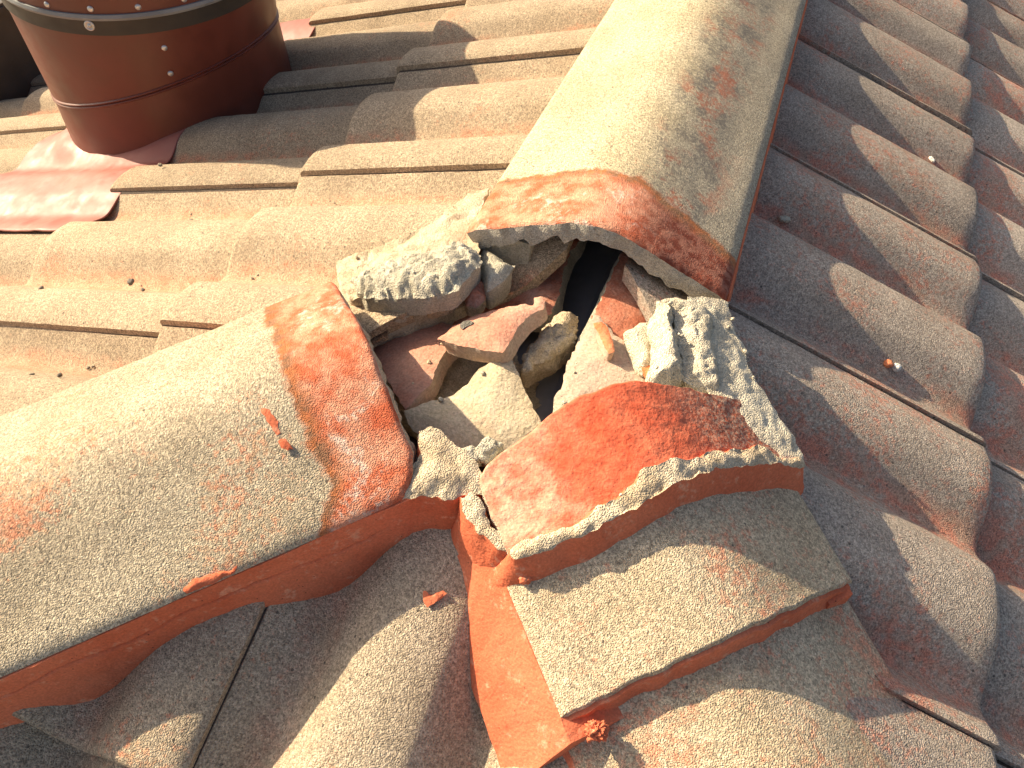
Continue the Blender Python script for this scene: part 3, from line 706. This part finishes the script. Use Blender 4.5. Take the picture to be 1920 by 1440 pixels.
# ------------------------------------------------------------------ broken pieces in the hole
G = "broken pieces lying in the hole"
plate('mortar_piece', PP['rubble'], M['tanmortar'], M['tanmortar'], 0.03, DOWN, 0.004, 0.003, 40, edge=0.004, seed=55, crack=0.004, label="mortar rubble added to lift the black at the bottom of the hole under the shards", cat="rubble", group=G)  # filler put in so the shaded hole bottom is not pure black
TOP = plate('tile_shard', PP['shard_top'], M['pink_clay'], M['rosy_clay'], 0.017, None, 0.006, 0.0007, 60, edge=0.0012, seed=11, label="curved pink tile shard with a dark smudge, topmost in the left of the hole", cat="tile shard", group=G)
plate('tile_shard', PP['shard_left'], M['pink_clay'], M['rosy_clay'], 0.018, None, 0.004, 0.0007, 60, edge=0.0014, seed=12, label="pink tile shard half in shade under the left hip tile's end", cat="tile shard", group=G)
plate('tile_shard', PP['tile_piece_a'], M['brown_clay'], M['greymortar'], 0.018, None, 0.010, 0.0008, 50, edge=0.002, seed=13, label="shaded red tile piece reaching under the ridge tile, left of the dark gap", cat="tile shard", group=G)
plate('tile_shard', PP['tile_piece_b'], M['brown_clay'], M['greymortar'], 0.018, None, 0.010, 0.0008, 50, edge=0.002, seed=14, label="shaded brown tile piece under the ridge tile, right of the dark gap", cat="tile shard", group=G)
plate('tile_shard', PP['plate_c'], M['cream_clay'], M['cream_clay'], 0.016, None, 0.006, 0.0006, 50, edge=0.0010, seed=15, label="sunlit cream tile plate with a rounded tip in the middle of the hole", cat="tile shard", group=G)
plate('tile_shard', PP['plate_b'], M['rosy_clay'], M['cream'], 0.018, None, 0.005, 0.0010, 60, edge=0.0022, seed=16, label="triangular rosy tile plate with a crumbly left edge behind the red tile", cat="tile shard", group=G)
plate('rubble_stone', PP['rock_mid'], M['tanmortar'], M['tanmortar'], 0.026, DOWN, 0.007, 0.0030, 70, edge=0.003, seed=17, round_=0.0015, crack=0.003, res=0.0018, wallamp=0.003, label="brown rubble lump lying beside the dark gap", cat="rubble", group=G)
plate('tile_shard', PP['shard_orange'], M['orange_clay'], M['rosy_clay'], 0.010, None, 0.001, 0.0005, 60, edge=0.0006, seed=18, res=0.0015, label="small bright orange splinter of tile on the triangular plate", cat="tile shard", group=G)
plate('mortar_chunk', PP['chunk_cream'], M['cream'], M['cream'], 0.026, DOWN, 0.008, 0.0014, 60, edge=0.0014, seed=19, round_=0.003, label="cream mortar chunk leaning against the right rim", cat="mortar chunk", group=G)
plate('tile_shard', PP['shard_small'], M['orange_clay'], M['orange_clay'], 0.006, None, 0.0, 0.0004, 60, edge=0.0005, seed=20, res=0.0015, label="tiny orange splinter below the cream chunk", cat="tile shard", group=G)
plate('rubble_stone', PP['stone_long'], M['tanmortar'], M['tanmortar'], 0.008, None, 0.003, 0.0008, 60, edge=0.0008, seed=21, round_=0.003, res=0.0015, label="long thin stone under the grey mortar roll", cat="rubble", group=G)
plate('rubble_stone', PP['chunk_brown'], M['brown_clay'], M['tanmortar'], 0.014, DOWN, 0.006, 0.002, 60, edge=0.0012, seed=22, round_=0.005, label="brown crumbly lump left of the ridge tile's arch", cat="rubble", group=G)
plate('mortar_chunk', PP['chunk_grey'], M['greymortar'], M['greymortar'], 0.028, DOWN, 0.005, 0.001, 60, edge=0.001, seed=23, round_=0.004, label="smooth grey mortar chunk at the left foot of the ridge tile's arch", cat="mortar chunk", group=G)

sm = plate('dark_smudge', PP['smudge'], M['pebble'], M['pebble'], 0.001, None, 0.0004, 0.0004, 120, edge=0.0008, res=0.001, seed=77, parent=TOP)
# loose crumbs fallen from the broken mortar
rc = random.Random(21)
for key, cnt, mt in (('right_outer', 6, 'cream'), ('right_strip', 4, 'cream'), ('plate_b', 4, 'cream'), ('left_flat', 6, 'tanmortar'), ('shard_left', 4, 'tanmortar'), ('plate_c', 4, 'cream'), ('front_strip', 5, 'cream')):
    for _ in range(cnt):
        i = rc.randrange(len(PP[key])); a_, b_ = Vector(PP[key][i]), Vector(PP[key][(i + 1) % len(PP[key])])
        p_ = a_.lerp(b_, rc.random()); c_ = sum((Vector(q) for q in PP[key]), Vector()) / len(PP[key])
        p_ = p_.lerp(c_, rc.uniform(0.05, 0.35)); r_ = rc.uniform(0.0010, 0.0026)
        rock('mortar_crumb', p_ + Vector((0, 0, 0.002)), (r_, r_ * rc.uniform(0.6, 1), r_ * 0.7), (rc.random(), rc.random(), rc.uniform(0, 6)), M[mt],
             "tiny pale mortar crumb lying loose on the broken pieces or rim of the hole", "mortar crumb", "tiny loose mortar crumbs round the hole", seed=rc.uniform(0, 90), sub=2, amp=0.35)

# ------------------------------------------------------------------ mortar bedding under the caps
def wall(name, fr, s0, s1, l_top, h_top, l_bot, h_bot, mat, label, thick=0.022, seed=0.0, n=None, rows=16, wob=0.003, crack=False):
    """mortar bed: outer face from (l_top,h_top) down to (l_bot,h_bot), given thickness inwards"""
    n = n or int(abs(s1 - s0) / 0.003)
    V, F = [], []
    sg = 1 if l_top > 0 else -1
    for k in range(2):
        for i in range(n + 1):
            s = s0 + (s1 - s0) * i / n
            for r in range(rows + 1):
                t = r / rows
                l = l_top + (l_bot - l_top) * t - (sg * thick if k else 0)
                p = fr.P(s, l, h_top + (h_bot - h_top) * t)
                if not k:
                    ck = 0.0
                    if crack:
                        tc = 0.24 + 0.16 * fbm((s * 14, 0, 5), 1, 4, seed)
                        ck = 0.0022 * math.exp(-((t - tc) / 0.011) ** 2) * smooth(0.19, 0.21, s) * (1 - smooth(0.50, 0.56, s))
                    q = sg * (-ck + wob * fbm(p, 18, 4, seed) + 0.0010 * fbm(p, 110, 3, seed))
                    p = p + Vector((fr.m.x, fr.m.y, 0)) * q
                V.append(p)
    m = rows + 1; off = (n + 1) * m
    for i in range(n):
        for r in range(rows):
            a = i * m + r
            F.append((a, a + 1, a + m + 1, a + m)); F.append((off + a, off + a + m, off + a + m + 1, off + a + 1))
        for r in (0, rows):
            a = i * m + r; F.append((a, a + m, off + a + m, off + a))
    for i in (0, n):
        for r in range(rows):
            a = i * m + r; F.append((a, a + 1, off + a + 1, off + a))
    o = link_mesh(name, V, F, [mat]); sharpen(o, 50)
    return tag(o, label, "mortar", "mortar bedding under the caps")
wall('mortar_pointing', FL, 0.165, 0.70, -0.1286, -0.004, -0.1375, -0.100, M['orange'], "smooth orange mortar band under the shaded side of the left hip tile", seed=1, rows=90, crack=True)
wall('mortar_pointing', FL, 0.175, 0.70, 0.118, -0.002, 0.122, -0.07, M['orange'], "hidden orange mortar under the sunny side of the left hip tile", seed=2)
wall('mortar_pointing', FR, 0.095, 0.95, 0.1290, -0.004, 0.1370, -0.075, M['orange'], "thin orange mortar line under the right edge of the ridge tile", seed=3, wob=0.0015)
wall('mortar_pointing', FR, 0.09, 0.95, -0.116, -0.004, -0.118, -0.06, M['greymortar'], "mortar under the left edge of the ridge tile", seed=4, thick=0.052)
wall('mortar_pointing', FH, 0.140, 0.296, 0.1284, -0.003, 0.172, -0.060, M['orange'], "sunlit orange mortar fillet down the left side of the sandy hip cap", seed=5, thick=0.05)
wall('mortar_pointing', FH3, 0.283, 0.60, 0.1284, -0.003, 0.172, -0.060, M['orange'], "orange mortar fillet at the bottom edge of the photo beside the lowest hip cap", seed=15, thick=0.05)
wall('mortar_pointing', FH, 0.14, 0.2886, -0.120, 0.000, -0.122, -0.07, M['orange'], "orange mortar under the right side of the hip caps", seed=6)

def front_bed(fr, s, name, label, seed, depth=0.034, inset=0.004):
    V, F = [], []
    n, rows = 120, 14
    for k in range(2):
        for i in range(n + 1):
            l = -0.124 + 0.248 * i / n
            for r in range(rows + 1):
                t = r / rows
                p = fr.P(s(l) + 0.0026 - (0.03 if k else 0) + 0.016 * t * t, l, prof(l) - 0.0045 - depth * t)
                if not k: p += Vector((fr.u.x, fr.u.y, 0)) * (0.002 * fbm(p, 25, 4, seed) + 0.0008 * fbm(p, 120, 3, seed))
                V.append(p)
    m = rows + 1; off = (n + 1) * m
    for i in range(n):
        for r in range(rows):
            a = i * m + r; F.append((a, a + m, a + m + 1, a + 1)); F.append((off + a, off + a + 1, off + a + m + 1, off + a + m))
        for r in (0, rows):
            a = i * m + r; F.append((a, a + m, off + a + m, off + a))
    for i in (0, n):
        for r in range(rows):
            a = i * m + r; F.append((a, a + 1, off + a + 1, off + a))
    o = link_mesh(name, V, F, [M['orange']]); sharpen(o, 50)
    return tag(o, label, "mortar", "mortar bedding under the caps")
wall('mortar_pointing', FH3, 0.30, 0.60, -0.120, 0.000, -0.122, -0.07, M['orange'], "mortar under the right side of the lowest hip cap", seed=16)
front_bed(FH, end_b, 'mortar_pointing', "orange mortar face under the front edge of the lower hip cap tile", 7)

# orange spills
plate('mortar_spill', PP['smear_a'], M['orange'], M['orange'], 0.0015, None, 0.0002, 0.0005, 90, edge=0.0014, res=0.0012, seed=31, label="thin orange mortar dribble on the left hip tile beside its stain", cat="mortar spill", group="orange mortar spills")
plate('mortar_spill', PP['smear_b'], M['orange'], M['orange'], 0.002, None, 0.0008, 0.0008, 90, edge=0.0012, res=0.0012, seed=32, label="small orange mortar dot below the thin dribble on the left hip tile", cat="mortar spill", group="orange mortar spills")
plate('mortar_spill', PP['smear_c'], M['orange'], M['orange'], 0.003, None, 0.0012, 0.0008, 90, edge=0.0014, res=0.0012, seed=33, label="orange mortar smear on the lower edge of the left hip tile", cat="mortar spill", group="orange mortar spills")
plate('mortar_spill', PP['smear_d'], M['orange'], M['orange'], 0.0015, None, 0.0003, 0.0004, 90, edge=0.0014, res=0.0012, seed=34, label="orange mortar splash on the rounded tile under the left hip", cat="mortar spill", group="orange mortar spills")
rock('mortar_spill', Vector(PP['blob_e'][3]) + Vector((0.004, 0.004, -0.008)), (0.007, 0.006, 0.006), (0, 0, .3), M['orange'], "ragged orange mortar knob on the bottom left corner of the sandy hip cap", "mortar spill", "orange mortar spills", seed=7, sub=5, amp=0.38, freq=3.0, crack=0.15)
rock('mortar_spill', PP['blob_f'][2], (0.0045, 0.004, 0.003), (0, 0, .8), M['orange'], "small orange crumb at the foot of the front mortar strip", "mortar spill", "orange mortar spills", seed=8, sub=4, amp=0.2)

# ------------------------------------------------------------------ deck below the tiles
V = [(0, 3.4, -0.078), (0, -0.02, -0.078), (-3.2, 3.4, -1.26), (-3.2, -3.2 * HIP, -1.26), (3.2, -3.2 * HIP, -1.26), (3.2, 3.4, -1.26)]
dk = link_mesh('roof_deck', V, [(0, 2, 3, 1), (1, 3, 4), (0, 1, 4, 5)], [M['deck']], smooth_=False); dk["kind"] = "structure"
gr = link_mesh('ground', [(-200, -200, -4), (200, -200, -4), (200, 200, -4), (-200, 200, -4)], [(0, 1, 2, 3)], [M['field']], smooth_=False); gr["kind"] = "structure"

# ------------------------------------------------------------------ flue pipe
PC = Vector((-0.913, 0.582))
pipe = empty('flue_pipe', (PC.x, PC.y, -0.31), "round red brown metal flue pipe with a black strap and rivets standing on the tiles", "flue pipe")
def lathe(name, rings, mat, parent, n=120, closed=False):
    """rings: (radius, z, slope, dx, dy): z measured at the axis, slope tilts the ring with the roof"""
    V, F = [], []
    for (r, z, sl, dx, dy) in rings:
        for i in range(n):
            a = 2 * math.pi * i / n
            V.append((PC.x + dx + r * math.cos(a), PC.y + dy + r * math.sin(a), z + sl * r * math.cos(a)))
    for k in range(len(rings) - 1):
        for i in range(n):
            j = (i + 1) % n; F.append((k * n + i, k * n + j, (k + 1) * n + j, (k + 1) * n + i))
    if closed: F.append(tuple(range((len(rings) - 1) * n, len(rings) * n)))
    o = link_mesh(name, V, F, [mat], parent=parent); sharpen(o, 40); return o
body = []
for i in range(13):
    t = i / 12; body.append((0.2038 + 0.0062 * t, -0.203 + t * 0.124, 0.291 * (1 - t), 0.0, 0.0))
lathe('pipe_body', body, M['pipe'], pipe)
bead = []
for i in range(11):
    a = math.pi * i / 10; bead.append((0.2033 + 0.0026 * abs(math.sin(2 * a)), -0.213 + 0.010 * i / 10, 0.291, 0.0, 0.0))
lathe('pipe_bead', bead, M['pipe'], pipe)
skirt = [(0.214, -0.330, 0.330, 0.001, 0.002), (0.2075, -0.305, 0.310, 0.001, 0.002), (0.2050, -0.26, 0.300, 0.0, 0.001), (0.2033, -0.213, 0.291, 0.0, 0.0)]
lathe('pipe_skirt', skirt, M['pipe'], pipe)
lathe('strap', [(0.208, -0.079, 0, 0, 0), (0.2135, -0.0785, 0, 0, 0), (0.2140, -0.058, 0, 0, 0), (0.2145, -0.056, 0, 0, 0), (0.207, -0.055, 0, 0, 0)], M['strap'], pipe)
lathe('seal_bead', [(0.207, -0.0555, 0, 0, 0), (0.2155, -0.056, 0, 0, 0), (0.2175, -0.052, 0, 0, 0), (0.2160, -0.0475, 0, 0, 0), (0.207, -0.047, 0, 0, 0)], M['seal'], pipe)
lathe('pipe_collar', [(0.2130, -0.048, 0, 0, 0), (0.2130, 0.04, 0, 0, 0), (0.2130, 0.125, 0, 0, 0), (0.217, 0.127, 0, 0, 0), (0.217, 0.130, 0, 0, 0), (0.10, 0.152, 0, 0, 0), (0.02, 0.16, 0, 0, 0)], M['pipe'], pipe, closed=True)
def rivet(ang, z, r, rad=0.0042, name='rivet'):
    a = R(ang); o = Vector((PC.x + r * math.cos(a), PC.y + r * math.sin(a), z)); nrm = Vector((math.cos(a), math.sin(a), 0))
    bm = bmesh.new(); bmesh.ops.create_uvsphere(bm, u_segments=16, v_segments=10, radius=rad)
    q = nrm.to_track_quat('Z', 'Y').to_matrix()
    V = [q @ Vector((v.co.x, v.co.y, v.co.z * 0.55)) + o for v in bm.verts]; F = [tuple(v.index for v in f.verts) for f in bm.faces]; bm.free()
    return link_mesh(name, V, F, [M['rivet']], parent=pipe)
rivet(-46.3, -0.1053, 0.2082, 0.0045); rivet(-47.1, -0.1469, 0.2062, 0.0045)
for a in [-103.8 + 17.6 * i for i in range(20)]: rivet(a, -0.0396, 0.2132, 0.0045)
# snap stud on the strap: ring and centre
def stud(ang, z, r):
    a = R(ang); o = Vector((PC.x + r * math.cos(a), PC.y + r * math.sin(a), z)); q = Vector((math.cos(a), math.sin(a), 0)).to_track_quat('Z', 'Y').to_matrix()
    V, F = [], []
    prof_ = [(0.0075, 0), (0.0072, 0.0016), (0.0055, 0.0018), (0.0048, 0.0004), (0.0030, 0.0004), (0.0026, 0.0022), (0.0004, 0.0026)]
    n = 24
    for rr, h in prof_:
        for i in range(n): b = 2 * math.pi * i / n; V.append(q @ Vector((rr * math.cos(b), rr * math.sin(b), h)) + o)
    for k in range(len(prof_) - 1):
        for i in range(n): j = (i + 1) % n; F.append((k * n + i, k * n + j, (k + 1) * n + j, (k + 1) * n + i))
    return link_mesh('snap_stud', V, F, [M['rivet']], parent=pipe)
stud(-71.3, -0.0636, 0.2138)
# lead flashing draped over the tiles round the pipe
V, F = [], []
nx, ny = 120, 120
FX0, FX1, FY0, FY1 = -1.150, -0.775, 0.158, 0.90
for i in range(nx + 1):
    for j in range(ny + 1):
        y = FY0 + (FY1 - FY0) * j / ny
        xl = -1.16 if y > 0.52 else -1.13 + 0.0
        x = FX0 + (FX1 - FX0) * i / nx
        s = -x
        crs = 1 if s < XF[1] + 0.004 else 2
        lapw = (y - (-0.0388 + 0.03)) % 0.3
        w = lapw if lapw < 0.27 else lapw - 0.3
        hh = tile_h(w)
        hd = CREST - (CREST - hh) * 0.42
        step = 0.018 * 2
        z = -TA * s + hd - step + 0.0035
        dmp = smooth(XF[1], XF[1] + 0.05, s)
        p = Vector((x, y, z))
        p.z += (0.0030 * fbm(p, 14, 4, 5) + 0.0028 * max(0.0, fbm(p, 30, 3, 8)) ) * (0.4 + dmp)
        r = math.hypot(x - PC.x, y - PC.y)
        p.z += 0.012 * (1 - smooth(0.21, 0.25, r))
        V.append(p)
keep = []
for i in range(nx):
    for j in range(ny):
        a = i * (ny + 1) + j
        c = (V[a] + V[a + ny + 2]) / 2
        if math.hypot(c.x - PC.x, c.y - PC.y) < 0.195: continue
        # slanting outer edge towards the eaves
        if (c.x + 1.10) * 0.20 + (c.y - 0.30) * 0.10 * -1 < -0.012 and False: continue
        F.append((a, a + ny + 1, a + ny + 2, a + 1))
fl = link_mesh('lead_flashing', V, F, [M['lead']])
md = fl.modifiers.new("thickness", 'SOLIDIFY'); md.thickness = 0.002; md.offset = 1
tag(fl, "dented glossy red lead flashing sheet draped over the tiles round the pipe", "flashing")

# ------------------------------------------------------------------ dark box beyond the pipe, added for a dark area and its shadow
vb = empty('dark_box', (-2.0, 0.95, -0.66), "dark brown box added to give the shade at the far left edge behind the pipe", "dark box")
def box(name, x0, x1, y0, y1, z0, z1, mat, parent, bev=0.006):
    bm = bmesh.new(); bmesh.ops.create_cube(bm, size=1.0)
    for v in bm.verts: v.co = Vector(((x0 + x1) / 2 + v.co.x * (x1 - x0), (y0 + y1) / 2 + v.co.y * (y1 - y0), (z0 + z1) / 2 + v.co.z * (z1 - z0)))
    bmesh.ops.bevel(bm, geom=bm.edges[:], offset=bev, segments=2, affect='EDGES')
    V = [v.co.copy() for v in bm.verts]; F = [tuple(v.index for v in f.verts) for f in bm.faces]; bm.free()
    return link_mesh(name, V, F, [mat], parent=parent, smooth_=False)
box('box_wall', -2.20, -1.66, 0.74, 1.16, -0.80, -0.40, M['clad'], vb)
box('box_lid', -2.22, -1.64, 0.72, 1.18, -0.3995, -0.38, M['clad'], vb)

# ------------------------------------------------------------------ grit and chips lying on the tiles
grit = [((-0.7863, 0.2054, -0.2759), .0035, "two tiles below the ridge under the flashing"), ((-0.6884, 0.2047, -0.2452), .004, "middle one of three in the valley below the red flashing"),
        ((-0.6003, 0.2040, -0.2177), .0055, "largest of three in the valley below the red flashing"), ((-0.728, 0.3053, -0.2227), .005, "on the tile crest in front of the pipe"),
        ((-0.7033, 0.0219, -0.2249), .005, "in the valley at the left edge"), ((-0.5617, 0.0418, -0.1806), .007, "flat grey one in the middle left valley"),
        ((-0.5293, 0.0280, -0.1705), .004, "just below the flat grey one in the middle left valley"), ((-0.5736, -0.1186, -0.1894), .004, "near the left hip tile, left of a pair"),
        ((-0.5334, -0.1139, -0.1768), .0045, "near the left hip tile, right of a pair"), ((-0.1935, -0.2707, -0.0425), .003, "on the left hip tile near its lower edge"),
        ((-0.0508, 0.6471, 0.034), .003, "at the top of the ridge tile")]
for i, (p, r, lb) in enumerate(grit):
    sd = Vector(p)
    if i != 10 and i != 9 and i != 3: pass
    rock('grit_crumb', sd, (r * 0.65, r * 0.5, r * 0.4), (0, 0, i), M['grit'], "dark grit crumb " + lb, "grit", "dark crumbs of grit on the tiles", seed=40 + i, sub=3, amp=0.35)
rg = random.Random(8)
for i in range(14):
    kk = rg.choice([-1, 0, 1, 2]); sx_ = rg.uniform(0.33, 0.74); yy = 0.066 + 0.15 * kk + rg.uniform(-0.012, 0.012); r = rg.uniform(0.001, 0.0022)
    if yy < -HIP * sx_ * -1 * -1 + 0.16 * 0: continue
    rock('grit_crumb', (-sx_, yy, -TA * sx_ + PAN - (0.018 if sx_ > XF[0] else 0) + r * 0.3), (r, r * .8, r * .7), (0, 0, i), M['grit'],
         "tiny brown grit grain in a valley of the sandy tiles below the pipe", "grit", "tiny grit grains in the tile valleys", seed=100 + i, sub=2, amp=0.3)
rock('grit_crumb', (0.1714, 0.3209, -0.0625), (.007, .004, .003), (0, .2, .4), M['greymortar'], "grey stone chip in the shaded valley right of the ridge, left of a pair", "grit", seed=60, sub=3)
rock('grit_crumb', (0.189, 0.3435, -0.068), (.007, .004, .004), (0, .2, 1.4), M['greymortar'], "grey stone chip in the shaded valley right of the ridge, right of a pair", "grit", seed=61, sub=3)
rock('mortar_chip', (0.3588, 0.6253, -0.121), (.005, .0028, .002), (0, .2, -.7), M['white'], "white mortar chip in an upper valley of the shaded slope", "chip", seed=62, sub=3)
rock('tile_chip', (0.3111, 0.1767, -0.1045), (.004, .004, .004), (0, .2, .4), M['orange_clay'], "orange chip in the lower valley of the shaded slope", "chip", seed=63, sub=3)
rock('mortar_chip', (0.321, 0.178, -0.1075), (.004, .004, .004), (0, .2, .9), M['white'], "white chip right beside the orange chip on the shaded slope", "chip", seed=64, sub=3)
